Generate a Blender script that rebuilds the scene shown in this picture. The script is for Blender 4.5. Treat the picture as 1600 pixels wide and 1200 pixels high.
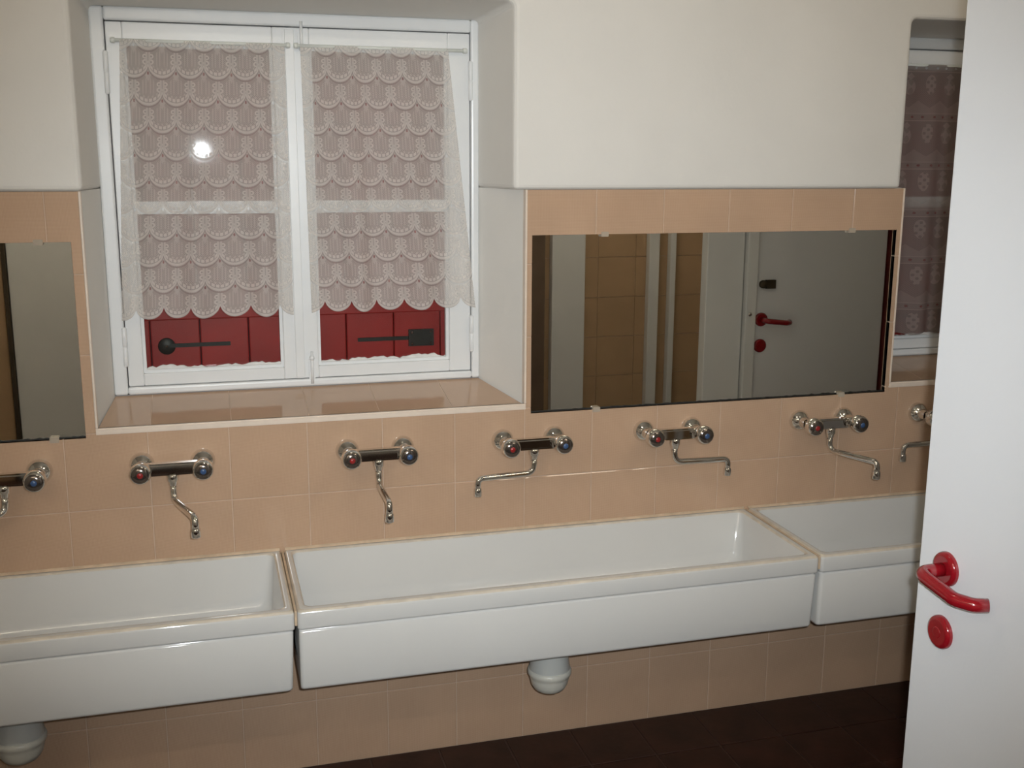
import bpy, bmesh, math, random
from mathutils import Vector, Matrix
random.seed(4)
for o in list(bpy.data.objects): bpy.data.objects.remove(o)
S = bpy.context.scene
COL = S.collection
R = math.radians

# ------------------------------------------------------------------ camera, world, flash, exposure
# axes: x runs along the window wall, y points into it (tile face at y = 0), z up from the floor
CAM = Vector((-0.245, -2.838, 1.684))
YAW, PITCH, ROLL, FPX = 0.27713, 0.20485, 0.004566, 1705.0
fw = Vector((math.sin(YAW)*math.cos(PITCH), math.cos(YAW)*math.cos(PITCH), -math.sin(PITCH)))
rt = Vector((math.cos(YAW), -math.sin(YAW), 0)); up = rt.cross(fw)
r2 = math.cos(ROLL)*rt + math.sin(ROLL)*up; u2 = -math.sin(ROLL)*rt + math.cos(ROLL)*up
cd = bpy.data.cameras.new('camera'); cam = bpy.data.objects.new('camera', cd); COL.objects.link(cam)
cam.matrix_world = Matrix(((r2.x, u2.x, -fw.x, CAM.x), (r2.y, u2.y, -fw.y, CAM.y), (r2.z, u2.z, -fw.z, CAM.z), (0, 0, 0, 1)))
cd.sensor_width = 36; cd.lens = FPX/1600*36; cd.clip_start = 0.02
S.camera = cam
wd = bpy.data.worlds.new('night'); S.world = wd; wd.use_nodes = True
wd.node_tree.nodes['Background'].inputs[0].default_value = (0.02, 0.025, 0.04, 1)
wd.node_tree.nodes['Background'].inputs[1].default_value = 0.3
# the camera's own flash, a few centimetres right of and above the lens
fl = bpy.data.lights.new('camera_flash', 'SPOT'); fl.energy = 190; fl.color = (0.90, 0.96, 1.0)
fl.shadow_soft_size = 0.012; fl.spot_size = R(71.5); fl.spot_blend = 1.0
flo = bpy.data.objects.new('camera_flash', fl); COL.objects.link(flo)
flo.location = CAM + 0.03*r2 + 0.03*u2
flo.rotation_euler = cam.matrix_world.to_euler()
S.view_settings.view_transform = 'Standard'; S.view_settings.look = 'None'
S.view_settings.gamma = 1; S.view_settings.use_curve_mapping = False
S.view_settings.exposure = -0.08
LAMP_STRENGTH = 34.0

# ------------------------------------------------------------------ materials
def lin(r, g, b):
    return tuple(((c/255)/12.92 if c <= 10 else ((c/255+.055)/1.055)**2.4) for c in (r, g, b)) + (1,)

class X:                                   # arithmetic on shader sockets
    nt = None
    def __init__(s, v): s.v = v
    @staticmethod
    def op(o, *a):
        n = X.nt.nodes.new('ShaderNodeMath'); n.operation = o
        for i, q in enumerate(a):
            if isinstance(q, X): X.nt.links.new(q.v, n.inputs[i])
            else: n.inputs[i].default_value = q
        return X(n.outputs[0])
    def __add__(s, o): return X.op('ADD', s, o)
    __radd__ = __add__
    def __sub__(s, o): return X.op('SUBTRACT', s, o)
    def __rsub__(s, o): return X.op('SUBTRACT', o, s)
    def __mul__(s, o): return X.op('MULTIPLY', s, o)
    __rmul__ = __mul__
    def lt(s, o): return X.op('LESS_THAN', s, o)
    def gt(s, o): return X.op('GREATER_THAN', s, o)
    def max(s, o): return X.op('MAXIMUM', s, o)
    def min(s, o): return X.op('MINIMUM', s, o)
    def abs(s): return X.op('ABSOLUTE', s)
    def floor(s): return X.op('FLOOR', s)
    def frac(s): return X.op('FRACT', s)
    def sin(s): return X.op('SINE', s)
    def sqrt(s): return X.op('SQRT', s)
    def mod2(s): return X.op('FLOORED_MODULO', s, 2.0)

def mix(a, b, t): return a + (b - a)*t

def mat(name, col, rough=.5, spec=.5, metal=0., var=0., vscale=8., bump=0., bscale=60., coat=0., dots=0.):
    m = bpy.data.materials.new(name); m.use_nodes = True
    nt = m.node_tree; p = nt.nodes['Principled BSDF']
    if len(col) == 3: col = tuple(col) + (1,)
    p.inputs['Base Color'].default_value = col
    p.inputs['Roughness'].default_value = rough
    p.inputs['Metallic'].default_value = metal
    p.inputs['Specular IOR Level'].default_value = spec
    p.inputs['Coat Weight'].default_value = coat; p.inputs['Coat Roughness'].default_value = .05
    tc = nt.nodes.new('ShaderNodeTexCoord')
    if var:
        geo = nt.nodes.new('ShaderNodeNewGeometry')
        n = nt.nodes.new('ShaderNodeTexNoise'); n.inputs['Scale'].default_value = vscale; n.inputs['Detail'].default_value = 5
        nt.links.new(geo.outputs['Position'], n.inputs['Vector'])
        rp = nt.nodes.new('ShaderNodeValToRGB')
        rp.color_ramp.elements[0].position = .3; rp.color_ramp.elements[1].position = .7
        rp.color_ramp.elements[0].color = tuple(c*(1-var) for c in col[:3]) + (1,)
        rp.color_ramp.elements[1].color = tuple(min(1, c*(1+var)) for c in col[:3]) + (1,)
        nt.links.new(n.outputs['Fac'], rp.inputs['Fac'])
        out = rp.outputs['Color']
        if dots:                           # fine diagonal lattice printed on the glaze
            X.nt = nt
            sp = nt.nodes.new('ShaderNodeSeparateXYZ'); nt.links.new(geo.outputs['Position'], sp.inputs[0])
            a = X(sp.outputs[0]); b = X(sp.outputs[2]); c = X(sp.outputs[1])
            k = 2*math.pi/.0062
            d = ((a + c + b)*k).sin()*((a + c - b)*k).sin()
            mx = nt.nodes.new('ShaderNodeMix'); mx.data_type = 'RGBA'; mx.blend_type = 'MULTIPLY'
            nt.links.new((d.gt(.15)*dots).v, mx.inputs['Factor'])
            nt.links.new(out, mx.inputs['A']); mx.inputs['B'].default_value = (.75, .68, .6, 1)
            out = mx.outputs['Result']
        nt.links.new(out, p.inputs['Base Color'])
    if bump:
        n = nt.nodes.new('ShaderNodeTexNoise'); n.inputs['Scale'].default_value = bscale; n.inputs['Detail'].default_value = 4
        geo2 = nt.nodes.new('ShaderNodeNewGeometry')
        nt.links.new(geo2.outputs['Position'], n.inputs['Vector'])
        b = nt.nodes.new('ShaderNodeBump'); b.inputs['Strength'].default_value = bump; b.inputs['Distance'].default_value = .004
        nt.links.new(n.outputs['Fac'], b.inputs['Height']); nt.links.new(b.outputs['Normal'], p.inputs['Normal'])
    return m

M = {}
M['plaster'] = mat('painted_plaster', (.80, .775, .73), .75, .25, var=.03, vscale=3, bump=.25, bscale=25)
M['ceiling'] = mat('ceiling_paint', (.78, .76, .71), .8, .2, var=.02)
M['tile'] = mat('beige_glazed_tile', (.56, .385, .265), .10, .5, var=.05, vscale=5, bump=.03, bscale=14, dots=.45)
M['backtile'] = mat('brown_glazed_tile', (.50, .34, .20), .2, .5, var=.06, vscale=5)
M['grout'] = mat('cream_grout', (.60, .45, .34), .8, .2, var=.08, vscale=20)
M['floortile'] = mat('dark_red_quarry_tile', (.036, .012, .007), .5, .4, var=.3, vscale=9, bump=.15, bscale=40)
M['floorgrout'] = mat('dark_floor_grout', (.10, .06, .045), .9, .2, var=.1)
M['ceramic'] = mat('white_fireclay', (.68, .675, .655), .07, .5, var=.02, vscale=4)
M['wornrim'] = mat('worn_cream_rim', (.64, .575, .48), .12, .5, var=.12, vscale=30)
M['trap'] = mat('grey_white_trap', (.56, .57, .54), .25, .5, var=.04)
M['trapring'] = mat('trap_cap', (.66, .65, .58), .3, .5, var=.04)
M['caulk'] = mat('yellowed_caulk', (.62, .48, .34), .6, .3, var=.15, vscale=30)
M['chrome'] = mat('chrome', (.78, .77, .75), .035, .5, 1., var=.03)
M['knobface'] = mat('chrome_knob_dark_reflection', (.20, .17, .15), .15, .5, .85, var=.1)  # chrome cap whose dark reflection is put into the base colour
M['redcap'] = mat('red_index', (.30, .02, .02), .25, .5, var=.05)
M['bluecap'] = mat('blue_index', (.05, .10, .22), .25, .5, var=.05)
M['mirror'] = mat('old_mirror', (.93, .93, .87), .012, .5, 1., var=.01)
M['mirroredge'] = mat('mirror_black_edge', (.03, .028, .025), .5, .3, var=.2, vscale=80)
M['clip'] = mat('clear_clip', (.45, .38, .30), .2, .5, var=.05)
M['paint'] = mat('white_gloss_paint', (.80, .81, .81), .28, .5, var=.02, vscale=6, bump=.04, bscale=50)
M['gap'] = mat('grimy_gap', (.30, .30, .30), .8, .2, var=.1)
M['putty'] = mat('old_putty', (.72, .70, .68), .6, .3, var=.08, vscale=40, bump=.5, bscale=60)
M['iron'] = mat('black_iron', (.018, .016, .016), .45, .5, .3, var=.2, vscale=40)
M['shutter'] = mat('red_shutter_paint', (.42, .012, .012), .45, .45, var=.12, vscale=7, bump=.1)
M['door'] = mat('white_door_laminate', (.80, .815, .84), .38, .45, var=.012, vscale=3, bump=.05, bscale=120)
M['red'] = mat('glossy_red_plastic', (.27, .006, .012), .12, .6, var=.04, coat=.4)
M['darkred'] = mat('dark_red_paint', (.11, .012, .010), .4, .5, var=.1)
M['brown'] = mat('dark_brown_paint', (.16, .11, .075), .5, .4, var=.1)
M['lock'] = mat('bronze_lock', (.10, .08, .055), .35, .5, .6, var=.1)
M['rod'] = mat('white_rod', (.70, .72, .68), .4, .4, var=.04)
M['clipcream'] = mat('cream_edging', (.80, .68, .57), .35, .4, var=.05, vscale=20)
M['lampbody'] = mat('lamp_body', (.8, .8, .78), .5, .4, var=.02)

def emis(name, col, st):
    m = bpy.data.materials.new(name); m.use_nodes = True; nt = m.node_tree
    e = nt.nodes.new('ShaderNodeEmission'); e.inputs[0].default_value = col; e.inputs[1].default_value = st
    nt.links.new(e.outputs[0], nt.nodes['Material Output'].inputs[0]); return m
M['tube'] = emis('warm_tube', (1, .88, .70, 1), LAMP_STRENGTH)

def glassmat():
    m = bpy.data.materials.new('window_glass'); m.use_nodes = True; nt = m.node_tree
    nt.nodes.remove(nt.nodes['Principled BSDF'])
    t = nt.nodes.new('ShaderNodeBsdfTransparent'); t.inputs[0].default_value = (.93, .95, .93, 1)
    g = nt.nodes.new('ShaderNodeBsdfGlossy'); g.inputs['Roughness'].default_value = .035
    f = nt.nodes.new('ShaderNodeFresnel'); f.inputs[0].default_value = 1.5
    x = nt.nodes.new('ShaderNodeMixShader')
    n = nt.nodes.new('ShaderNodeTexNoise'); n.inputs['Scale'].default_value = 3
    b = nt.nodes.new('ShaderNodeBump'); b.inputs['Strength'].default_value = .02; b.inputs['Distance'].default_value = .002
    nt.links.new(n.outputs['Fac'], b.inputs['Height']); nt.links.new(b.outputs['Normal'], g.inputs['Normal'])
    nt.links.new(f.outputs[0], x.inputs[0]); nt.links.new(t.outputs[0], x.inputs[1]); nt.links.new(g.outputs[0], x.inputs[2])
    nt.links.new(x.outputs[0], nt.nodes['Material Output'].inputs[0]); return m
M['glass'] = glassmat()

SC_A = .43                                  # cusp height of the lace scallops
def lace_shader(name, pattern, col):
    m = bpy.data.materials.new(name); m.use_nodes = True; nt = m.node_tree
    nt.nodes.remove(nt.nodes['Principled BSDF']); X.nt = nt
    uv = nt.nodes.new('ShaderNodeUVMap'); uv.uv_map = 'lace'
    sp = nt.nodes.new('ShaderNodeSeparateXYZ'); nt.links.new(uv.outputs[0], sp.inputs[0])
    alpha = pattern(X(sp.outputs[0]), X(sp.outputs[1]))
    d = nt.nodes.new('ShaderNodeBsdfDiffuse'); d.inputs[0].default_value = col
    tl = nt.nodes.new('ShaderNodeBsdfTranslucent'); tl.inputs[0].default_value = col
    a = nt.nodes.new('ShaderNodeMixShader'); a.inputs[0].default_value = .25
    nt.links.new(d.outputs[0], a.inputs[1]); nt.links.new(tl.outputs[0], a.inputs[2])
    t = nt.nodes.new('ShaderNodeBsdfTransparent')
    x = nt.nodes.new('ShaderNodeMixShader')
    nt.links.new(alpha.v, x.inputs[0]); nt.links.new(t.outputs[0], x.inputs[1]); nt.links.new(a.outputs[0], x.inputs[2])
    nt.links.new(x.outputs[0], nt.nodes['Material Output'].inputs[0]); return m

def scallops(p, r):
    def dxk(k): return (p + k.mod2()*.5).frac() - .5
    def arc(k):
        d = dxk(k).abs()*2
        return k + 1 - (1 - (1 - d*d*.93).max(0.0).sqrt())*(SC_A/.735)
    k0 = r.floor(); k = k0 + r.gt(arc(k0))
    dx = dxk(k); ax = dx.abs(); y = r - k - 1            # y = 0 at the lowest point of the scale
    da = arc(k) - r; prev = r - arc(k - 1)
    def ell(cx, cy, rx, ry, src=None):
        e = (src if src is not None else ax) - cx; f = y - cy
        return e*e*(1/rx**2) + f*f*(1/ry**2)
    net = ((p*2*math.pi*15).sin()*(r*2*math.pi*15).sin()).gt(0.0)
    a = mix(X.op('ADD', 0.42, 0.0), .42, 0.0)
    a = .46 + net*.10
    basket = ell(0, -.62, .30, .42).lt(1.0)
    a = mix(a, (.40 + net*.28), basket)
    spade = (ax*2.2 + (y + 1.0)).lt(.12)*(prev.gt(.07))
    a = mix(a, .66, spade)
    rays = basket*((ax + .05)*9).frac().lt(.28)*y.lt(-.45)
    a = mix(a, .68, rays)
    for cx, cy, rr in ((.385, -.80, .085), (.40, -.60, .10)):
        e = ell(cx, cy, rr, rr)
        a = mix(a, .80, e.lt(1.0)*e.gt(.18))
    stem = (ax - .45).abs().lt(.035)*y.gt(-1.0)
    a = mix(a, .72, stem)
    dots = ((dx*6.5).frac() - .5).abs().lt(.36)*(da - .215).abs().lt(.058)*ax.lt(.42)
    a = mix(a, .82, dots)
    d2 = ((dx*6.5 + .5).frac() - .5).abs().lt(.2)*(da - .33).abs().lt(.035)*ax.lt(.36)
    a = mix(a, .7, d2)
    a = mix(a, .80, da.lt(.125)*da.gt(.03))
    drop = ell(0, -1.20, .035, .062).lt(1.0)
    a = mix(a, .28, drop)
    a = mix(a, .38, prev.lt(.05))
    return a

def fruits(p, r):                            # one band per unit of r, motifs one unit of p wide
    y = r.frac(); q = p.frac() - .5; k = p.floor().mod2()
    net = ((p*2*math.pi*22).sin()*(r*2*math.pi*24).sin()).gt(.0)
    a = .54 + net*.08
    zz = (p*2).frac() - .5
    teeth = y.lt(.30)*(y.gt(zz.abs()*.30 + .03))
    a = mix(a, .72, teeth)
    a = mix(a, .66, (y - .37).abs().lt(.075))
    hx = (p*4).frac() - .5
    a = mix(a, .36, (hx*hx*60 + (y - .37)*(y - .37)*1500).lt(1.0))
    a = mix(a, .84, ((y - .30).abs().lt(.010)).max((y - .445).abs().lt(.010)))
    f1 = q*q*(1/.14**2) + (y - .76)*(y - .76)*(1/.155**2)
    scale_ = ((p*18 + r*16).sin()*(p*18 - r*16).sin()).gt(-.1)
    a = mix(a, .66 + scale_*.18, f1.lt(1.0))
    lf = (q.abs()*.75 + (y - .545).abs()).lt(.075)
    a = mix(a, .8, lf)
    q2 = (p + .5).frac() - .5
    f2 = q2*q2*(1/.115**2)*(y*1.6).max(.6) + (y - .71)*(y - .71)*(1/.20**2)
    blob = ((p*42).sin()*(r*42).sin()).gt(-.35)
    a = mix(a, .58 + blob*.24, f2.lt(1.0))
    return a

M['lace'] = lace_shader('scallop_lace', scallops, (.78, .74, .70, 1))
M['lace2'] = lace_shader('fruit_lace', fruits, (.34, .285, .265, 1))

# ------------------------------------------------------------------ builders
def obj(name, bm, m, parent=None, loc=None, smooth=False):
    me = bpy.data.meshes.new(name); bmesh.ops.recalc_face_normals(bm, faces=bm.faces); bm.to_mesh(me); bm.free()
    if isinstance(m, (list, tuple)):
        for q in m: me.materials.append(M[q])
    else: me.materials.append(M[m])
    if smooth:
        for f in me.polygons: f.use_smooth = True
    o = bpy.data.objects.new(name, me); COL.objects.link(o)
    if parent is not None: o.parent = parent
    if loc is not None: o.location = loc
    return o

def tag(o, label=None, cat=None, group=None, kind=None):
    if label: o['label'] = label
    if cat: o['category'] = cat
    if group: o['group'] = group
    if kind: o['kind'] = kind
    return o

def empty(name, loc=(0, 0, 0), parent=None):
    o = bpy.data.objects.new(name, None); COL.objects.link(o); o.location = loc; o.empty_display_size = .05
    if parent is not None: o.parent = parent
    return o

def box(bm, x0, x1, y0, y1, z0, z1, mi=0):
    v = [bm.verts.new(p) for p in ((x0, y0, z0), (x1, y0, z0), (x1, y1, z0), (x0, y1, z0), (x0, y0, z1), (x1, y0, z1), (x1, y1, z1), (x0, y1, z1))]
    for f in ((0, 3, 2, 1), (4, 5, 6, 7), (0, 1, 5, 4), (1, 2, 6, 5), (2, 3, 7, 6), (3, 0, 4, 7)):
        bm.faces.new([v[i] for i in f]).material_index = mi

def bxo(name, m, parent, *d, bevel=0, seg=2):
    bm = bmesh.new(); box(bm, *d)
    if bevel: bmesh.ops.bevel(bm, geom=bm.edges[:], offset=bevel, segments=seg, affect='EDGES', profile=.5)
    return obj(name, bm, m, parent)

def frame_of(d):
    d = d.normalized(); a = Vector((0, 0, 1)) if abs(d.z) < .9 else Vector((1, 0, 0))
    u = d.cross(a).normalized(); return u, d.cross(u).normalized()

def lathe(bm, prof, origin, axis, n=24, mi=0):
    """prof: (radius, distance along axis) pairs"""
    o = Vector(origin); ax = Vector(axis).normalized(); u, w = frame_of(ax)
    rings = []
    for r, t in prof:
        if r < 1e-6: rings.append([bm.verts.new(o + ax*t)])
        else: rings.append([bm.verts.new(o + ax*t + u*r*math.cos(2*math.pi*i/n) + w*r*math.sin(2*math.pi*i/n)) for i in range(n)])
    for a, b in zip(rings, rings[1:]):
        for i in range(n):
            j = (i+1) % n
            if len(a) == 1: f = bm.faces.new((a[0], b[i], b[j]))
            elif len(b) == 1: f = bm.faces.new((a[i], b[0], a[j]))
            else: f = bm.faces.new((a[i], b[i], b[j], a[j]))
            f.material_index = mi; f.smooth = True

def tube(bm, pts, rad, n=14, cap=True):
    pts = [Vector(p) for p in pts]; rings = []; u = None
    for i, p in enumerate(pts):
        d = (pts[min(i+1, len(pts)-1)] - pts[max(i-1, 0)]).normalized()
        if u is None: u, w = frame_of(d)
        else:
            u = (u - d*u.dot(d)).normalized(); w = d.cross(u).normalized()
        r = rad[i] if isinstance(rad, (list, tuple)) else rad
        rings.append([bm.verts.new(p + r*(u*math.cos(2*math.pi*k/n) + w*math.sin(2*math.pi*k/n))) for k in range(n)])
    for a, b in zip(rings, rings[1:]):
        for k in range(n):
            f = bm.faces.new((a[k], a[(k+1) % n], b[(k+1) % n], b[k])); f.smooth = True
    if cap: bm.faces.new(rings[0]); bm.faces.new(rings[-1])

def bend(pts, rad, seg=7):
    """polyline with its inner corners rounded"""
    P = [Vector(p) for p in pts]; out = [P[0]]
    for i in range(1, len(P)-1):
        a = (P[i-1]-P[i]).normalized(); b = (P[i+1]-P[i]).normalized(); ang = a.angle(b)
        t = min(rad/math.tan(ang/2), (P[i-1]-P[i]).length*.49 if i > 1 else 9, (P[i+1]-P[i]).length*.49)
        s, e = P[i]+a*t, P[i]+b*t
        for k in range(seg+1):
            q = k/seg; out.append(s*(1-q)**2 + P[i]*2*q*(1-q) + e*q*q)
    out.append(P[-1]); return out

def prism2(front, back, y0, y1):
    """solid between two outlines (x, z) at y0 and y1"""
    bm = bmesh.new()
    a = [bm.verts.new((x, y0, z)) for x, z in front]; b = [bm.verts.new((x, y1, z)) for x, z in back]
    n = len(a)
    bm.faces.new(a); bm.faces.new(b[::-1])
    for i in range(n): bm.faces.new((a[i], b[i], b[(i+1) % n], a[(i+1) % n]))
    return bm

# ------------------------------------------------------------------ window wall
TOP = 1.6; CEIL = 2.62
XL, XR = -2.1, 3.05
DX2 = 2.287                               # the second window repeats the first one this far along
SILL = 1.012
def notch(dx, xl, xr, zt, r, z0):
    pts = [(xl+dx, z0)]
    for k in range(7):
        a = math.pi - k*math.pi/12; pts.append((xl+r+r*math.cos(a)+dx, zt-r+r*math.sin(a)))
    for k in range(7):
        a = math.pi/2 - k*math.pi/12; pts.append((xr-r+r*math.cos(a)+dx, zt-r+r*math.sin(a)))
    pts.append((xr+dx, z0)); return pts
def comb(a):
    return [(XL, CEIL), (XL, TOP)] + notch(0, *a, TOP) + notch(DX2-.03, *a, TOP) + [(XR, TOP), (XR, CEIL)]
bm = prism2(comb((-.512, .563, 2.078, .018)), comb((-.477, .505, 2.043, .018)), -.012, .30)
wf = obj('wall_front', bm, 'plaster'); tag(wf, kind='structure')
bv = wf.modifiers.new('soft_edges', 'BEVEL'); bv.width = .012; bv.segments = 3; bv.limit_method = 'ANGLE'; bv.angle_limit = R(50)
# masonry behind the tiles, cut away for the two window recesses
def lowcut(xl, xr, z):
    return [(XL, TOP), (XL, 0)] + [(XR, 0), (XR, TOP)] + [(xr+DX2, TOP), (xr+DX2, z), (xl+DX2, z), (xl+DX2, TOP)] + [(xr, TOP), (xr, z), (xl, z), (xl, TOP)]
bm = prism2(lowcut(-.520, .601, SILL-.008), lowcut(-.475, .492, SILL+.048), .0145, .30)
lo = obj('tile_backing', bm, 'plaster', wf)
# grout bed: thin sheet of grout seen only in the joints between the tiles
GX0, GX1 = -1.50, 2.95
holes = [(-.5225, .6035, SILL, 9), (-.5225+DX2, .6035+DX2, SILL, 9), (.617, 1.752, .984, 1.478), (-1.40, -.546, .990, 1.479)]
def subtract(rects, h):
    out = []
    for x0, x1, z0, z1 in rects:
        a0, a1, b0, b1 = max(x0, h[0]), min(x1, h[1]), max(z0, h[2]), min(z1, h[3])
        if a1-a0 < 1e-4 or b1-b0 < 1e-4: out.append((x0, x1, z0, z1)); continue
        if z1-b1 > .003: out.append((x0, x1, b1, z1))
        if b0-z0 > .003: out.append((x0, x1, z0, b0))
        if a0-x0 > .003: out.append((x0, a0, b0, b1))
        if x1-a1 > .003: out.append((a1, x1, b0, b1))
    return out
rs = [(GX0, GX1, 0, TOP-.001)]
for h in holes: rs = subtract(rs, h)
bm = bmesh.new()
for r in rs: box(bm, r[0], r[1], .0018, .0144, r[2], r[3])
obj('grout', bm, 'grout', wf)
def tile_bm(rects, bounds, J=.0013):
    bm = bmesh.new(); bx0, bx1, bz0, bz1 = bounds
    for x0, x1, z0, z1 in rects:
        c = .0014
        l, r_, b, t = (J if abs(x0-bx0) < 1e-5 else 0), (J if abs(x1-bx1) < 1e-5 else 0), (J if abs(z0-bz0) < 1e-5 else 0), (J if abs(z1-bz1) < 1e-5 else 0)
        X0, X1, Z0, Z1 = x0+l, x1-r_, z0+b, z1-t
        i0, i1, k0, k1 = X0+(c if l else 0), X1-(c if r_ else 0), Z0+(c if b else 0), Z1-(c if t else 0)
        back = [bm.verts.new((x, .0140, z)) for x, z in ((X0, Z0), (X1, Z0), (X1, Z1), (X0, Z1))]
        mid = [bm.verts.new((x, .0009, z)) for x, z in ((X0, Z0), (X1, Z0), (X1, Z1), (X0, Z1))]
        fr = [bm.verts.new((x, 0, z)) for x, z in ((i0, k0), (i1, k0), (i1, k1), (i0, k1))]
        bm.faces.new(fr)
        for p, q in ((back, mid), (mid, fr)):
            for i in range(4): bm.faces.new((p[i], p[(i+1) % 4], q[(i+1) % 4], q[i]))
    return bm
full = None
for row in range(8):
    z1 = TOP - row*.2; z0 = z1-.2
    for c in range(-7, 15):
        x0 = c*.2; x1 = x0+.2
        rs = [(max(x0, GX0), min(x1, GX1), z0, z1)]
        for h in holes: rs = subtract(rs, h)
        if not rs: continue
        if rs == [(x0, x1, z0, z1)]:
            if full is None:
                o = obj('tile', tile_bm([(0, .2, 0, .2)], (0, .2, 0, .2)), 'tile', wf); full = o.data
            else:
                o = bpy.data.objects.new('tile', full); COL.objects.link(o); o.parent = wf
            o.location = (x0, 0, z0)
        else:
            obj('tile', tile_bm(rs, (x0, x1, z0, z1)), 'tile', wf)

for d in (0, DX2):                         # plastered arrises where the tiles end at the window recesses
    for a, b in ((-.5223, -.5165), (.5975, .6033)):
        bxo('jamb_edging', 'clipcream', wf, a+d, b+d, -.0015, .022, SILL+.0015, TOP-.0005, bevel=.001, seg=1)
# ------------------------------------------------------------------ rest of the room
o = bxo('ceiling', 'ceiling', None, XL, XR, -3.5, .62, CEIL, CEIL+.1); tag(o, kind='structure')
o = bxo('wall_left', 'plaster', None, XL-.1, XL, -3.5, .62, 0, CEIL); tag(o, kind='structure')
o = bxo('wall_right', 'plaster', None, XR, XR+.1, -3.5, .62, 0, CEIL); tag(o, kind='structure')
o = bxo('wall_rear', 'plaster', None, XL, .93, -3.5, -3.38, 0, CEIL); tag(o, kind='structure')
wb = bxo('wall_back', 'plaster', None, .93, XR, -2.36, -2.258, 0, CEIL); tag(wb, kind='structure')
o = bxo('wall_return', 'plaster', None, .93, 1.03, -3.38, -2.36, 0, CEIL); tag(o, kind='structure')
bm = bmesh.new(); box(bm, .94, XR-.005, -2.257, -2.2545, 0, 2.0)
obj('grout', bm, 'grout', wb)
t0 = None
for i in range(10):
    for k in range(10):
        x0 = 1.05 + i*.2
        if t0 is None:
            o = bxo('tile', 'backtile', wb, .0015, .1985, -2.2565, -2.25, .0015, .1985); t0 = o.data
        else:
            o = bpy.data.objects.new('tile', t0); COL.objects.link(o); o.parent = wb
        o.location = (x0, 0, k*.2)
# posts and frames on the tiled back wall, seen in the mirror
for i, (x0, x1, m, d) in enumerate([(1.06, 1.365, 'brown', .03), (1.395, 1.565, 'paint', .05), (1.905, 1.96, 'paint', .045), (2.02, 2.05, 'paint', .045)]):
    o = bxo('trim_%d' % (i+1), m, None, x0, x1, -2.248-d, -2.2495+d*0, 0, 2.3, bevel=.003)
    o.location.y = d; tag(o, kind='structure')

# floor: bed plus single quarry tiles
fb = bxo('floor', 'floorgrout', None, XL, XR, -3.5, .62, -.06, -.004); tag(fb, kind='structure')
t0 = None; rest = bmesh.new()
for i in range(26):
    for k in range(17):
        x0 = XL + .045 + i*.2; y1 = -.002 - k*.2
        if x0 < XL or x0+.2 > XR+.02: continue
        if k < 9 and x0 > -1.2:
            if t0 is None:
                bm = bmesh.new(); box(bm, .0025, .1975, -.1975, -.0025, -.004, 0)
                bmesh.ops.bevel(bm, geom=[e for e in bm.edges if all(v.co.z > -.001 for v in e.verts)], offset=.0012, segments=1, affect='EDGES')
                o = obj('floor_tile', bm, 'floortile', fb); t0 = o.data
            else:
                o = bpy.data.objects.new('floor_tile', t0); COL.objects.link(o); o.parent = fb
            o.location = (x0, y1, 0)
        else: box(rest, x0+.0025, x0+.1975, y1-.1975, y1-.0025, -.004, 0)
o = obj('floor_tile_field', rest, 'floortile', fb); tag(o, kind='stuff')

# ------------------------------------------------------------------ windows
YF = .22
def sash(parent, x0, x1, z0, z1, gx0, gx1, gz0, gz1, zb):
    bm = bmesh.new()
    y0, y1 = YF-.006, YF+.042
    box(bm, x0, gx0, y0, y1, z0, z1); box(bm, gx1, x1, y0, y1, z0, z1)
    box(bm, gx0, gx1, y0, y1, z0, gz0); box(bm, gx0, gx1, y0, y1, gz1, z1)
    s = obj('sash', bm, 'paint', parent)
    mb = s.modifiers.new('b', 'BEVEL'); mb.width = .003; mb.segments = 2
    # rebate moulding round the glass
    bm = bmesh.new()
    w = .008; a, b = YF+.006, YF+.022
    box(bm, gx0-.001, gx0+w, a, b, gz0, gz1); box(bm, gx1-w, gx1+.001, a, b, gz0, gz1)
    box(bm, gx0+w, gx1-w, a, b, gz1-w, gz1+.001); box(bm, gx0+w, gx1-w, a, b, gz0-.001, gz0+w)
    obj('glazing_bead', bm, 'paint', s)
    bm = bmesh.new(); box(bm, gx0+.002, gx1-.002, YF-.001, YF+.036, zb-.0165, zb+.0165)
    bmesh.ops.bevel(bm, geom=bm.edges[:], offset=.004, segments=2, affect='EDGES')
    obj('glazing_bar', bm, 'paint', s)
    # uneven putty line along the foot of the pane
    bm = bmesh.new(); n = 40; rr = random.Random(int(x0*1000))
    h = 0; bot, top = [], []
    for i in range(n+1):
        x = gx0+w*.5 + (gx1-gx0-w)*i/n; h = .6*h + rr.uniform(-.004, .005)
        bot.append(bm.verts.new((x, YF+.0215, gz0+.002))); top.append(bm.verts.new((x, YF+.0215, gz0+.011+max(-.004, h))))
    for i in range(n): bm.faces.new((bot[i], bot[i+1], top[i+1], top[i]))
    e = bmesh.ops.extrude_face_region(bm, geom=bm.faces[:])
    bmesh.ops.translate(bm, verts=[v for v in e['geom'] if isinstance(v, bmesh.types.BMVert)], vec=(0, -.006, 0))
    obj('putty', bm, 'putty', s)
    for a, b in ((gz0, zb-.0165), (zb+.0165, gz1)):
        bm = bmesh.new(); box(bm, gx0+.001, gx1-.001, YF+.024, YF+.028, a, b); obj('pane', bm, 'glass', s)
    return s

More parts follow.
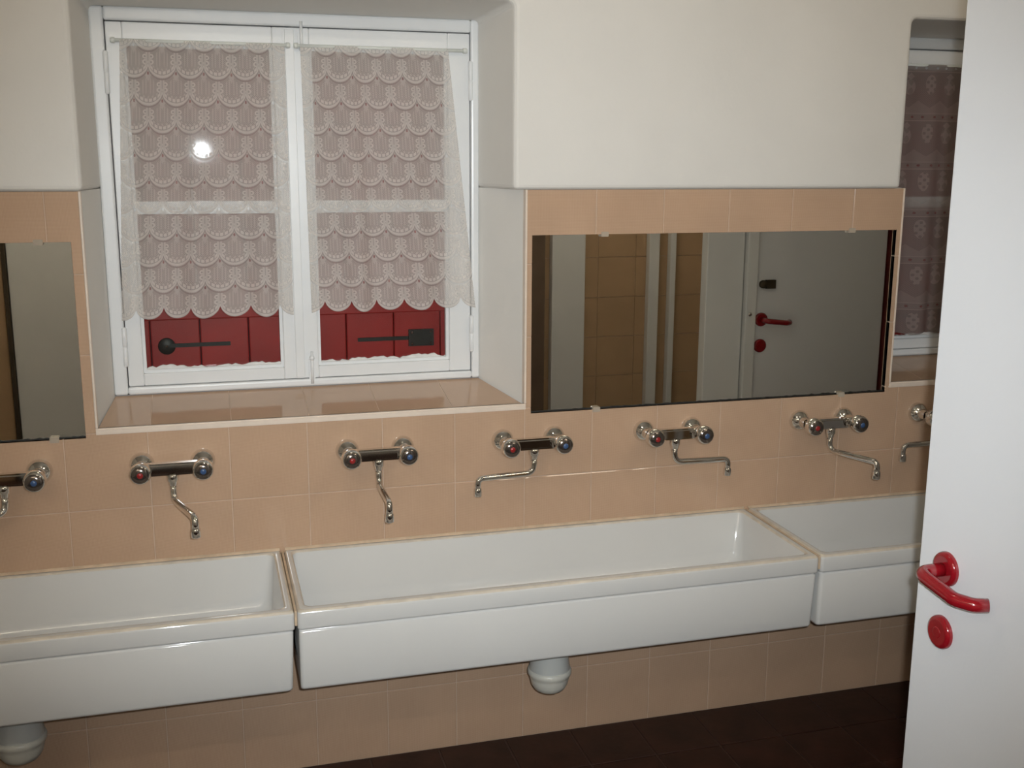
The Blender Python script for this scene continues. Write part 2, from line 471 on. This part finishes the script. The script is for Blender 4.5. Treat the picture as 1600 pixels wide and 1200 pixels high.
def make_window(name, dx):
    W = empty(name, (dx, 0, SILL)); tag(W, kind='structure')
    W.location = (0, 0, 0)
    bm = bmesh.new(); x0, x1, z0, z1 = -.488+dx, .522+dx, 1.051, 2.053; y0, y1 = YF-.012, YF+.07
    box(bm, x0, -.453+dx, y0, y1, z0, z1); box(bm, .499+dx, x1, y0, y1, z0, z1)
    box(bm, -.453+dx, .499+dx, y0, y1, 2.0186, z1); box(bm, -.453+dx, .499+dx, y0, y1, z0, 1.072)
    f = obj('frame', bm, 'paint', W); b = f.modifiers.new('b', 'BEVEL'); b.width = .006; b.segments = 3
    bm = bmesh.new(); box(bm, -.487+dx, .521+dx, YF-.005, YF+.06, 1.043, 1.0512); obj('sill_joint', bm, 'gap', W)
    sash(W, -.4508+dx, .0016+dx, 1.0735, 2.0165, -.4104+dx, -.0376+dx, 1.1066, 1.967, 1.549)
    sash(W, .0030+dx, .4968+dx, 1.0735, 2.0165, .058+dx, .4347+dx, 1.1066, 1.967, 1.549)
    # overlapping centre strip with the two bolts
    bm = bmesh.new(); box(bm, -.0098+dx, .0217+dx, YF-.018, YF-.0065, 1.075, 2.0147)
    bmesh.ops.bevel(bm, geom=bm.edges[:], offset=.005, segments=3, affect='EDGES')
    obj('astragal', bm, 'paint', W)
    for za, zb in ((1.962, 2.032), (1.0587, 1.1496)):
        bm = bmesh.new(); box(bm, .0294+dx, .0466+dx, YF-.011, YF-.0065, za+.012, zb-.022)
        tube(bm, [(.038+dx, YF-.016, za), (.038+dx, YF-.016, zb)], .0042, 10)
        lathe(bm, [(0, 0), (.0075, 0), (.0075, .006), (.004, .010), (0, .010)], (.038+dx, YF-.013, (za if za > 1.5 else zb-.018)), (0, -1, 0), 12)
        obj('bolt', bm, 'paint', W)
    for xh in (-.453, .4973):
        for zh in (1.8905, 1.183):
            bm = bmesh.new(); lathe(bm, [(0, -.055), (.005, -.052), (.0065, -.05), (.0065, -.002), (.0052, 0), (.0065, .002), (.0065, .05), (.005, .052), (0, .055)], (xh+dx, YF-.015, zh), (0, 0, 1), 12)
            obj('hinge', bm, 'paint', W)
    return W
make_window('window_1', 0); make_window('window_2', DX2-.03)

# sills: glazed tiles with a cream edging strip
def make_sill(name, dx):
    xl, xr = -.519+dx, .599+dx
    bm = prism2([(xl, 0), (xr, 0), (xr, .002), (xl, .002)], [(xl+.042, 0), (xr-.102, 0), (xr-.102, .002), (xl+.042, .002)], 0, YF+.06)
    z0, z1 = SILL-.007, SILL+.044
    for v in bm.verts: v.co.z += z0 + (z1-z0)*v.co.y/(YF+.06) + .0018
    S_ = obj(name, bm, 'grout'); tag(S_, kind='structure')
    xs = [-.519, -.392, -.192, .008, .196, .396, .599]
    for a, b in zip(xs, xs[1:]):
        def xx(x, y):
            if x < -.5: return x + .042*y/(YF+.06)
            if x > .58: return x - .102*y/(YF+.06)
            return x
        bm = bmesh.new(); g = .0009; ya, yb = .006, YF-.002
        def zz(y): return z0 + (z1-z0)*y/(YF+.06)
        lo_, hi = [], []
        for x, y in ((a+g, ya), (b-g, ya), (b-g, yb), (a+g, yb)):
            lo_.append(bm.verts.new((xx(x, y)+dx, y, zz(y)))); hi.append(bm.verts.new((xx(x, y)+dx, y, zz(y)+.0045)))
        bm.faces.new(hi); bm.faces.new(lo_[::-1])
        for i in range(4): bm.faces.new((lo_[i], lo_[(i+1) % 4], hi[(i+1) % 4], hi[i]))
        obj('sill_tile', bm, 'silltile', S_)
    bm = bmesh.new(); box(bm, xl-.003, xr+.003, -.0035, .0055, SILL-.0155, SILL+.001)
    bmesh.ops.bevel(bm, geom=[e for e in bm.edges if all(v.co.y < 0 for v in e.verts)], offset=.003, segments=2, affect='EDGES')
    obj('edging', bm, 'clipcream', S_)
M['silltile'] = mat('beige_glazed_sill_tile', (.52, .36, .25), .09, .5, var=.05, vscale=5)
make_sill('trim_5', 0); make_sill('trim_6', DX2)

# ------------------------------------------------------------------ shutters outside
def make_shutter(x0, x1, hinge_left, label, plate):
    t = empty('window_shutter', ((x0+x1)/2, .38, .98)); o0 = t.location.copy()
    def B(name, m, *d, bevel=.003):
        o = bxo(name, m, t, d[0]-o0.x, d[1]-o0.x, d[2]-o0.y, d[3]-o0.y, d[4]-o0.z, d[5]-o0.z, bevel=bevel); return o
    n = 4; w = (x1-x0)/n
    for i in range(n): B('board', 'shutter', x0+i*w+.0012, x0+(i+1)*w-.0012, .36, .385, .98, 2.10)
    for z in (1.232, 1.78): B('rail', 'shutter', x0+.02, x1-.02, .342, .3595, z, z+.085)
    hx = x0 if hinge_left else x1; s = 1 if hinge_left else -1
    px, pz = plate
    bm = bmesh.new()
    if hinge_left:
        lathe(bm, [(0, -.004), (.022, -.0038), (.024, -.002), (.024, 0), (0, 0)], (px-o0.x, .3585-o0.y, pz-o0.z), (0, 1, 0), 20)
        box(bm, px+.01-o0.x, px+.175-o0.x, .354-o0.y, .3585-o0.y, pz-.004-o0.z, pz+.007-o0.z)
    else:
        box(bm, px-.038-o0.x, px+.038-o0.x, .348-o0.y, .3585-o0.y, pz-.025-o0.z, pz+.025-o0.z)
        box(bm, px-.19-o0.x, px-.03-o0.x, .353-o0.y, .3585-o0.y, pz-.006-o0.z, pz+.005-o0.z)
    st = obj('iron_strap', bm, 'iron', t)
    for a, b in ((-.028, .017), (.028, .017), (-.028, -.017), (.028, -.017)) if not hinge_left else ((0, 0),):
        bm = bmesh.new(); lathe(bm, [(.004, 0), (.0035, -.002), (0, -.003)], (px+a-o0.x, (.348 if not hinge_left else .3545)-o0.y, pz+b-o0.z), (0, 1, 0), 10)
        obj('rivet', bm, 'chrome', st)
    tag(t, label, 'shutter', 'red shutters outside the windows')
make_shutter(-.53, .010, True, 'closed red board shutter with round iron plate behind the scallop lace window', (-.352, 1.156))
make_shutter(.014, .58, False, 'closed red board shutter with square iron plate behind the scallop lace window', (.378, 1.153))
make_shutter(-.53+DX2, .010+DX2, True, 'closed red board shutter behind the pineapple lace window', (-.352+DX2, 1.156))
make_shutter(.014+DX2, .58+DX2, False, 'closed red board shutter behind the pineapple lace window, next to the end wall', (.378+DX2, 1.153))

# ------------------------------------------------------------------ curtains
def make_curtain(tl, tr, bl, br, ztop, rows, r0, rowh, np_, matname, label, flareY=.0, seed=1):
    rr = random.Random(seed)
    nx, nz = int(np_*16), 96
    bm = bmesh.new(); uvl = bm.loops.layers.uv.new('lace'); G = []; UV = {}
    ph = [rr.uniform(0, 6.28) for _ in range(4)]
    for i in range(nx+1):
        s = i/nx; p = s*np_
        if matname == 'lace':
            k = r0 + rows - 1; par = int(k) % 2
            dxx = ((p + par*.5) % 1) - .5; d = min(1, abs(dxx)*2)
            rmax = (k + 1 - (1 - math.sqrt(max(0, 1-d*d*.93)))*(SC_A/.735)) - .004
        else:
            rmax = r0 + rows + .06*abs(((p*1.5) % 1) - .5)*-2
        col = []
        for j in range(nz+1):
            t = j/nz; r = (r0-(.0)) + RST + (rmax - r0 - RST)*t
            tt = (r - r0 - RST)/(rows - RST)
            x = (tl*(1-s)+tr*s)*(1-tt) + (bl*(1-s)+br*s)*tt
            x += .006*math.sin(7*s+ph[0])*tt
            amp = .004 + .010*tt
            y = YF - .029 - .020*tt + amp*math.sin(2*math.pi*(2.6*s)+ph[1]) + .5*amp*math.sin(2*math.pi*5.3*s+ph[2])
            v = bm.verts.new((x, min(y, YF-.0195), ztop - (r - r0 - RST)*rowh)); UV[v] = (p, r); col.append(v)
        G.append(col)
    for i in range(nx):
        for j in range(nz):
            f = bm.faces.new((G[i][j], G[i+1][j], G[i+1][j+1], G[i][j+1])); f.smooth = True
            for l in f.loops: l[uvl].uv = UV[l.vert]
    o = obj('lace_curtain', bm, matname); tag(o, label, 'curtain', 'lace curtains on the windows')
    return o
RST = .62
Z0 = 1.971
make_curtain(-.416, -.007, -.460, -.0146, Z0, 11, 3, .0686, 6, 'lace', 'white scallop lace curtain over the casement with the round-plate shutter behind', seed=3)
make_curtain(.033, .431, .033, .496, Z0, 11, 3, .0682, 6, 'lace', 'white scallop lace curtain over the casement beside the wide mirror', seed=8)
RST = .3
W2 = DX2-.03
make_curtain(-.43+W2, -.007+W2, -.455+W2, -.01+W2, 1.971, 6, 2, .1480, 3.0, 'lace2', 'brownish lace curtain with pineapple and grape pattern on the further window', seed=5)
make_curtain(.033+W2, .431+W2, .033+W2, .49+W2, 1.971, 6, 2, .1480, 3.0, 'lace2', 'brownish lace curtain with pineapple pattern, by the end wall', seed=6)
for a, b, lab in ((-.4276, -.0032, 'thin white curtain rod carrying the scallop lace over the round-plate shutter'), (.0274, .475, 'thin white curtain rod carrying the scallop lace beside the wide mirror'),
                  (-.4276+W2, -.0032+W2, 'thin white curtain rod carrying the pineapple lace'), (.0274+W2, .475+W2, 'thin white curtain rod carrying pineapple lace by the end wall')):
    t = empty('curtain_rod', ((a+b)/2, .196, Z0-.002)); tag(t, lab, 'curtain rod', 'curtain rods')
    h = (b-a)/2; bm = bmesh.new(); tube(bm, [(-h, 0, 0), (h, 0, 0)], .0048, 10); obj('rod', bm, 'rod', t)
    for s in (-1, 1):
        bm = bmesh.new(); lathe(bm, [(0, 0), (.0075, 0), (.0075, .008), (.005, .011), (0, .011)], (s*h, 0, 0), (s, 0, 0), 12); obj('end_cap', bm, 'rod', t)
        bm = bmesh.new(); tube(bm, [(s*(h-.012), 0, 0), (s*(h-.012), .018, 0)], .003, 8); obj('hook', bm, 'rod', t)

# ------------------------------------------------------------------ mirrors (sit slightly behind the tile face)
def make_mirror(x0, x1, z0, z1, clips, label):
    t = empty('wall_mirror', ((x0+x1)/2, 0, z0)); ox = (x0+x1)/2
    bm = bmesh.new(); box(bm, x0+.0015-ox, x1-.0015-ox, .0101, .0111, .0025, z1-z0-.001); obj('glass', bm, 'mirror', t)
    bm = bmesh.new(); box(bm, x0-ox, x1-ox, .0112, .0142, 0, z1-z0); obj('backing', bm, 'mirroredge', t)
    # blackened lower edge
    bm = bmesh.new(); n = 120; rr = random.Random(int(x1*100)); a, b = [], []
    for i in range(n+1):
        x = x0-ox+.0015 + (x1-x0-.003)*i/n
        a.append(bm.verts.new((x, .0088, .0005))); b.append(bm.verts.new((x, .0088, .0042+max(0, rr.gauss(.0, .0012)))))
    for i in range(n): bm.faces.new((a[i], a[i+1], b[i+1], b[i]))
    e = bmesh.ops.extrude_face_region(bm, geom=bm.faces[:]); bmesh.ops.translate(bm, verts=[v for v in e['geom'] if isinstance(v, bmesh.types.BMVert)], vec=(0, .0012, 0))
    obj('corroded_edge', bm, 'mirroredge', t)
    for x, top in clips:
        zc = (z1-z0) if top else 0
        bm = bmesh.new(); box(bm, x-.011-ox, x+.011-ox, -.003, .0098, zc-.007, zc+.007)
        bmesh.ops.bevel(bm, geom=bm.edges[:], offset=.0015, segments=2, affect='EDGES'); obj('clip', bm, 'clip', t)
    tag(t, label, 'mirror', 'mirrors over the sinks')
make_mirror(.617, 1.752, .984, 1.478, [(.826, 1), (1.60, 1), (.812, 0), (1.60, 0)], 'wide frameless mirror set into beige tiles between the two windows')
make_mirror(-1.40, -.546, .990, 1.479, [(-.62, 1), (-1.2, 1), (-.62, 0), (-1.2, 0)], 'frameless mirror set into the tiles beside the scallop lace window, away from the open door')

# ------------------------------------------------------------------ sinks
def rrect(x0, x1, y0, y1, r, z, n=5):
    P = []
    for cx, cy, a0 in ((x1-r, y1-r, 0), (x0+r, y1-r, 90), (x0+r, y0+r, 180), (x1-r, y0+r, 270)):
        for k in range(n+1):
            a = R(a0 + 90*k/n); P.append((cx+r*math.cos(a), cy+r*math.sin(a), z))
    return P
def make_sink(x0, x1, label):
    cx = (x0+x1)/2; w = (x1-x0)/2
    t = empty('trough_sink', (cx, -.21, .44)); O = Vector((cx, -.21, .44))
    Yb, Yf = -.001, -.422
    L = []
    def ring(dx0, dyf, r, z, dyb=0): L.append(rrect(x0+(dx0 if z > .6 or z < .448 else .0030), x1-dx0, Yf+dyf, Yb-dyb, r, z))
    ring(.030, .030, .02, .4465); ring(.016, .013, .012, .4466); ring(.0105, .0085, .010, .4495); ring(.0085, .0068, .010, .455)
    ring(.0035, .0035, .010, .5945); ring(.0040, .0045, .010, .5965); ring(.0055, .0075, .010, .5985); ring(.0045, .0070, .010, .6010)
    ring(.0006, .0008, .010, .6035); ring(0, 0, .010, .607); ring(0, 0, .010, .640); ring(.001, .0012, .010, .6450); ring(.004, .0045, .010, .6492); ring(.0075, .0085, .01, .6500)
    ring(.017, .022, .016, .6500, .014); ring(.0195, .0255, .018, .6488, .0165); ring(.0215, .0275, .02, .645, .018)
    ring(.030, .040, .03, .53, .028); ring(.037, .050, .04, .500, .036); ring(.055, .068, .05, .487, .055); ring(.10, .11, .05, .484, .10)
    bm = bmesh.new(); V = [[bm.verts.new(Vector(p)-O) for p in l] for l in L]; n = len(V[0])
    for k, (a, b) in enumerate(zip(V, V[1:])):
        edge = L[k][0][2] > .6449 and L[k+1][0][2] > .6449 and abs(L[k][0][2]-L[k+1][0][2]) > .0003
        for i in range(n):
            f = bm.faces.new((a[i], a[(i+1) % n], b[(i+1) % n], b[i])); f.smooth = True; f.material_index = int(edge)
    bm.faces.new(V[0]); bm.faces.new(V[-1])
    basin = obj('basin', bm, ['ceramic', 'wornrim'], t)
    bm = bmesh.new(); lathe(bm, [(0, .004), (.012, .004), (.022, .005), (.034, .004), (.038, .001), (.038, 0)], ((.034 if x0 < -1 else .002), 0, .0445), (0, 0, 1), 24)
    obj('drain_grid', bm, 'chrome', t)
    # trap: tapered bell, bulging ring and bowl-shaped cup
    dx = .034 if x0 < -1 else .002
    bm = bmesh.new()
    lathe(bm, [(.030, .0064), (.044, .004), (.047, -.008), (.049, -.070), (.055, -.108), (.056, -.119)], (dx, 0, 0), (0, 0, 1), 28)
    tr = obj('trap_bell', bm, 'trap', t)
    bm = bmesh.new()
    lathe(bm, [(.053, -.1185), (.058, -.1195), (.0605, -.127), (.0595, -.135), (.055, -.140), (.054, -.147), (.050, -.164), (.042, -.177), (.030, -.185), (0, -.187)], (dx, 0, 0), (0, 0, 1), 28)
    obj('trap_cup', bm, 'trapring', tr)
    bm = bmesh.new(); tube(bm, [(dx, .045, -.055), (dx, .2095, -.055)], .02, 16); obj('waste_pipe', bm, 'trap', tr)
    # yellowed caulk against the tiles
    bm = bmesh.new(); a, b = x0-cx+.004, x1-cx-.004
    vs = [[bm.verts.new((x, y+.21, z-.44)) for y, z in ((-.0002, .6502), (-.0002, .6560), (-.003, .6545), (-.0075, .6502))] for x in (a, b)]
    for i in range(4): bm.faces.new((vs[0][i], vs[0][(i+1) % 4], vs[1][(i+1) % 4], vs[1][i]))
    bm.faces.new(vs[0]); bm.faces.new(vs[1][::-1]); obj('caulk', bm, 'caulk', t)
    tag(t, label, 'sink', 'trough sinks along the window wall')
    return t
sk = [make_sink(-1.436, -.0795, 'white trough sink under the mirror that faces away from the open door'),
      make_sink(-.0735, 1.2950, 'white trough sink in the middle of the row, three taps above it'),
      make_sink(1.3010, 2.655, 'white trough sink at the end of the row by the open white door')]
for x in (-.0765, 1.2980):                 # grout fillets between neighbouring sinks
    o = bxo('sink_joint', 'caulk', None, x-.0029, x+.0029, -.4175, -.0015, .612, .6485, bevel=.001)
    tag(o, 'yellowed filler strip between ' + ('the middle trough sink and the one under the far mirror' if x < 0 else 'the middle trough sink and the one by the door'), 'filler', 'filler strips between sinks')

# ------------------------------------------------------------------ taps
def make_tap(cx, ang, label, L=.165):
    t = empty('mixer_tap', (cx, 0, .913)); yb = -.057
    bm = bmesh.new(); box(bm, -.085, .085, yb-.0145, yb+.0145, -.0155, .0155)
    bmesh.ops.bevel(bm, geom=bm.edges[:], offset=.0055, segments=3, affect='EDGES')
    obj('body', bm, 'chrome', t)
    for s in (-1, 1):
        x = .075*s
        bm = bmesh.new(); lathe(bm, [(.0315, 0), (.0315, -.003), (.0300, -.010), (.0255, -.018), (.0185, -.0235), (.0150, -.026), (.0145, -.03), (.0145, -.05)], (x, -.0003, 0), (0, 1, 0), 28)
        obj('wall_rose', bm, 'chrome', t)
        bm = bmesh.new(); lathe(bm, [(.015, -.066), (.016, -.071), (.020, -.073), (.0255, -.077), (.0268, -.084), (.0262, -.096), (.0235, -.1035), (.0212, -.105)], (x, 0, 0), (0, 1, 0), 28)
        h = obj('handle', bm, 'chrome', t)
        bm = bmesh.new(); lathe(bm, [(.0215, -.1045), (.020, -.1068), (.0095, -.1086), (0, -.109)], (x, 0, 0), (0, 1, 0), 24); obj('cap', bm, 'knobface', h)
        bm = bmesh.new(); lathe(bm, [(.0078, -.1080), (.007, -.1096), (0, -.1102)], (x, 0, 0), (0, 1, 0), 20); obj('index_dot', bm, 'redcap' if s < 0 else 'bluecap', h)
    bm = bmesh.new(); lathe(bm, [(.010, -.013), (.0145, -.016), (.0150, -.020), (.0150, -.031), (.0125, -.034), (.0115, -.043), (.009, -.045)], (0, yb, 0), (0, 0, 1), 24)
    obj('outlet_nut', bm, 'chrome', t)
    a = R(ang); dx, dy = math.sin(a), -math.cos(a); za = -.084
    pts = bend([(0, yb, -.042), (0, yb, za), (dx*L, yb+dy*L, za), (dx*L, yb+dy*L, za-.034)], .026)
    bm = bmesh.new(); tube(bm, pts, .0090, 16); sp = obj('spout', bm, 'chrome', t)
    bm = bmesh.new(); lathe(bm, [(.0085, -.026), (.0108, -.028), (.0115, -.032), (.0115, -.048), (.0095, -.050), (.0085, -.0485), (0, -.0485)], (dx*L, yb+dy*L, za), (0, 0, 1), 20)
    obj('aerator', bm, 'chrome', sp)
    tag(t, label, 'tap', 'chrome wall mixer taps over the sinks')
make_tap(-.735, -50, 'chrome two-handle mixer tap directly below the mirror beside the scallop lace window')
make_tap(-.343, 18, 'chrome mixer tap under the window sill, spout swung slightly aside, nearest the short mirror')
make_tap(.179, 0, 'chrome mixer tap under the window sill with its spout pointing straight out from the wall')
make_tap(.610, -84, 'chrome mixer tap below the sill corner, spout turned along the wall towards the window')
make_tap(1.032, 87, 'chrome mixer tap below the wide mirror, spout turned flat along the wall')
make_tap(1.535, 22, 'chrome mixer tap below the wide mirror, spout pointing out over the sink by the door')
make_tap(1.948, -86, 'chrome mixer tap half hidden by the open door, spout turned along the wall')

# ------------------------------------------------------------------ doors
def lever_set(parent, o, out, along, turn=False):
    """o: centre of the rose on the leaf face; out: away from the leaf; along: towards the hinge"""
    o, out, along = Vector(o), Vector(out), Vector(along); up_ = Vector((0, 0, 1))
    def rose(name, c, r):
        bm = bmesh.new(); lathe(bm, [(r, -.0002), (r, .004), (r*.93, .0078), (r*.80, .0094), (r*.76, .0096), (r*.74, .0096), (0, .0096)], c, out, 32)
        return obj(name, bm, 'red', parent)
    h = empty('door_handle', (0, 0, 0), parent)
    bm = bmesh.new(); lathe(bm, [(.0275, -.0002), (.0275, .004), (.0255, .0082), (.022, .0094), (.021, .0096), (.0205, .0096), (0, .0096)], o, out, 32); obj('rose', bm, 'red', h)
    pts = bend([o+out*.008, o+out*.052, o+out*.052+along*.086-up_*.010, o+out*.036+along*.108-up_*.012, o+out*.018+along*.117-up_*.011], .021)
    bm = bmesh.new(); tube(bm, pts, .0107, 18); bm2 = bm
    obj('lever', bm2, 'red', h)
    k = rose('keyhole_rose', o - up_*.105, .0270)
    bm = bmesh.new(); lathe(bm, [(.009, .0092), (.0088, .0101), (.0085, .0102), (.008, .0102), (0, .0102)], o - up_*.105, out, 20); obj('keyhole_cover', bm, 'red', k)
    if turn:
        bm = bmesh.new(); c = o + up_*.14
        lathe(bm, [(.016, -.0002), (.016, .012), (.012, .016), (0, .016)], c, out, 20); k = obj('lock_knob', bm, 'lock', parent)
        bm = bmesh.new(); a = c + along*.03 + out*.008
        v = Vector((abs(along.x)*.02 + abs(out.x)*.008, abs(along.y)*.02 + abs(out.y)*.008, .017))
        box(bm, a.x-v.x, a.x+v.x, a.y-v.y, a.y+v.y, a.z-v.z, a.z+v.z); obj('lock_case', bm, 'lock', parent)
d1 = bxo('door_1', 'door', None, .847, .887, -2.235, -1.412, .012, 2.03, bevel=.002); tag(d1, kind='structure')
lever_set(d1, (.847, -1.480, 1.060), (-1, 0, 0), (0, -1, 0))
bm = bmesh.new(); box(bm, .856, .878, -1.4119, -1.4105, .95, 1.12); obj('lock_plate', bm, 'chrome', d1)
d2 = bxo('door_2', 'door', None, 1.845, 2.424, -1.03, -.992, .012, 2.05, bevel=.002); tag(d2, kind='structure')
lever_set(d2, (1.873, -.992, 1.060), (0, 1, 0), (1, 0, 0), True)
j = bxo('trim_7', 'paint', None, 1.797, 1.842, -1.04, -.975, 0, 2.1, bevel=.003); tag(j, kind='structure')
bm = bmesh.new(); lathe(bm, [(.008, 0), (.008, .003), (0, .004)], (1.815, -.975, 1.085), (0, 1, 0), 14); obj('screw', bm, 'chrome', j)
o = bxo('trim_8', 'paint', None, 1.634, 1.792, -1.05, -.998, 0, 2.1, bevel=.003); tag(o, kind='structure')
o = bxo('trim_9', 'darkred', None, 2.430, 2.52, -1.06, -.975, 0, 2.1, bevel=.003); tag(o, kind='structure')
o = bxo('wall_cubicle', 'plaster', None, 2.522, XR, -1.05, -.99, 0, 2.1); tag(o, kind='structure')
o = bxo('trim_10', 'darkred', None, .89, .97, -2.257, -2.20, 0, 2.1, bevel=.003); tag(o, kind='structure')
# white door in the rear wall, seen in the mirror by the window
d3 = bxo('door_3', 'paint', None, -1.222, -.45, -3.3785, -3.34, .012, 2.03, bevel=.002); tag(d3, kind='structure')
j = bxo('trim_11', 'lock', None, -1.247, -1.226, -3.3785, -3.33, 0, 2.08, bevel=.002); tag(j, kind='structure')
j = bxo('trim_12', 'backtile', None, -1.80, -1.252, -3.3785, -3.35, 0, 2.08, bevel=.002); tag(j, kind='structure')

# ------------------------------------------------------------------ ceiling lamp (warm tube) and two added fill tubes
def make_lamp(x, y, rz, L, label):
    lp = empty('ceiling_lamp_or_fill', (x, y, CEIL)); lp.rotation_euler.z = rz
    tag(lp, label, 'lamp', 'ceiling lamps')
    bm = bmesh.new(); box(bm, -L-.03, L+.03, -.05, .05, -.035, 0)
    bmesh.ops.bevel(bm, geom=bm.edges[:], offset=.006, segments=2, affect='EDGES'); obj('housing', bm, 'lampbody', lp)
    bm = bmesh.new(); lathe(bm, [(0, -L), (.018, -L), (.018, L), (0, L)], (0, 0, -.06), (1, 0, 0), 16); obj('tube', bm, 'tube', lp)
    for s in (-1, 1):
        bm = bmesh.new(); box(bm, s*(L+.01)-.01, s*(L+.01)+.01, -.02, .02, -.08, -.034); obj('socket', bm, 'lampbody', lp)
make_lamp(.05, -1.25, 0, .20, 'ceiling lamp with a warm tube over the row of trough sinks')
make_lamp(1.5, -1.6, 0, .45, 'added fill lamp with a warm tube over the toilet cubicles')  # added, unseen: brightens the back wall posts reflected in the wide mirror
make_lamp(-1.05, -2.95, 0, .75, 'added fill lamp with a warm tube over the entrance corner')  # added, unseen: lifts the rear wall and door shown in the other mirror
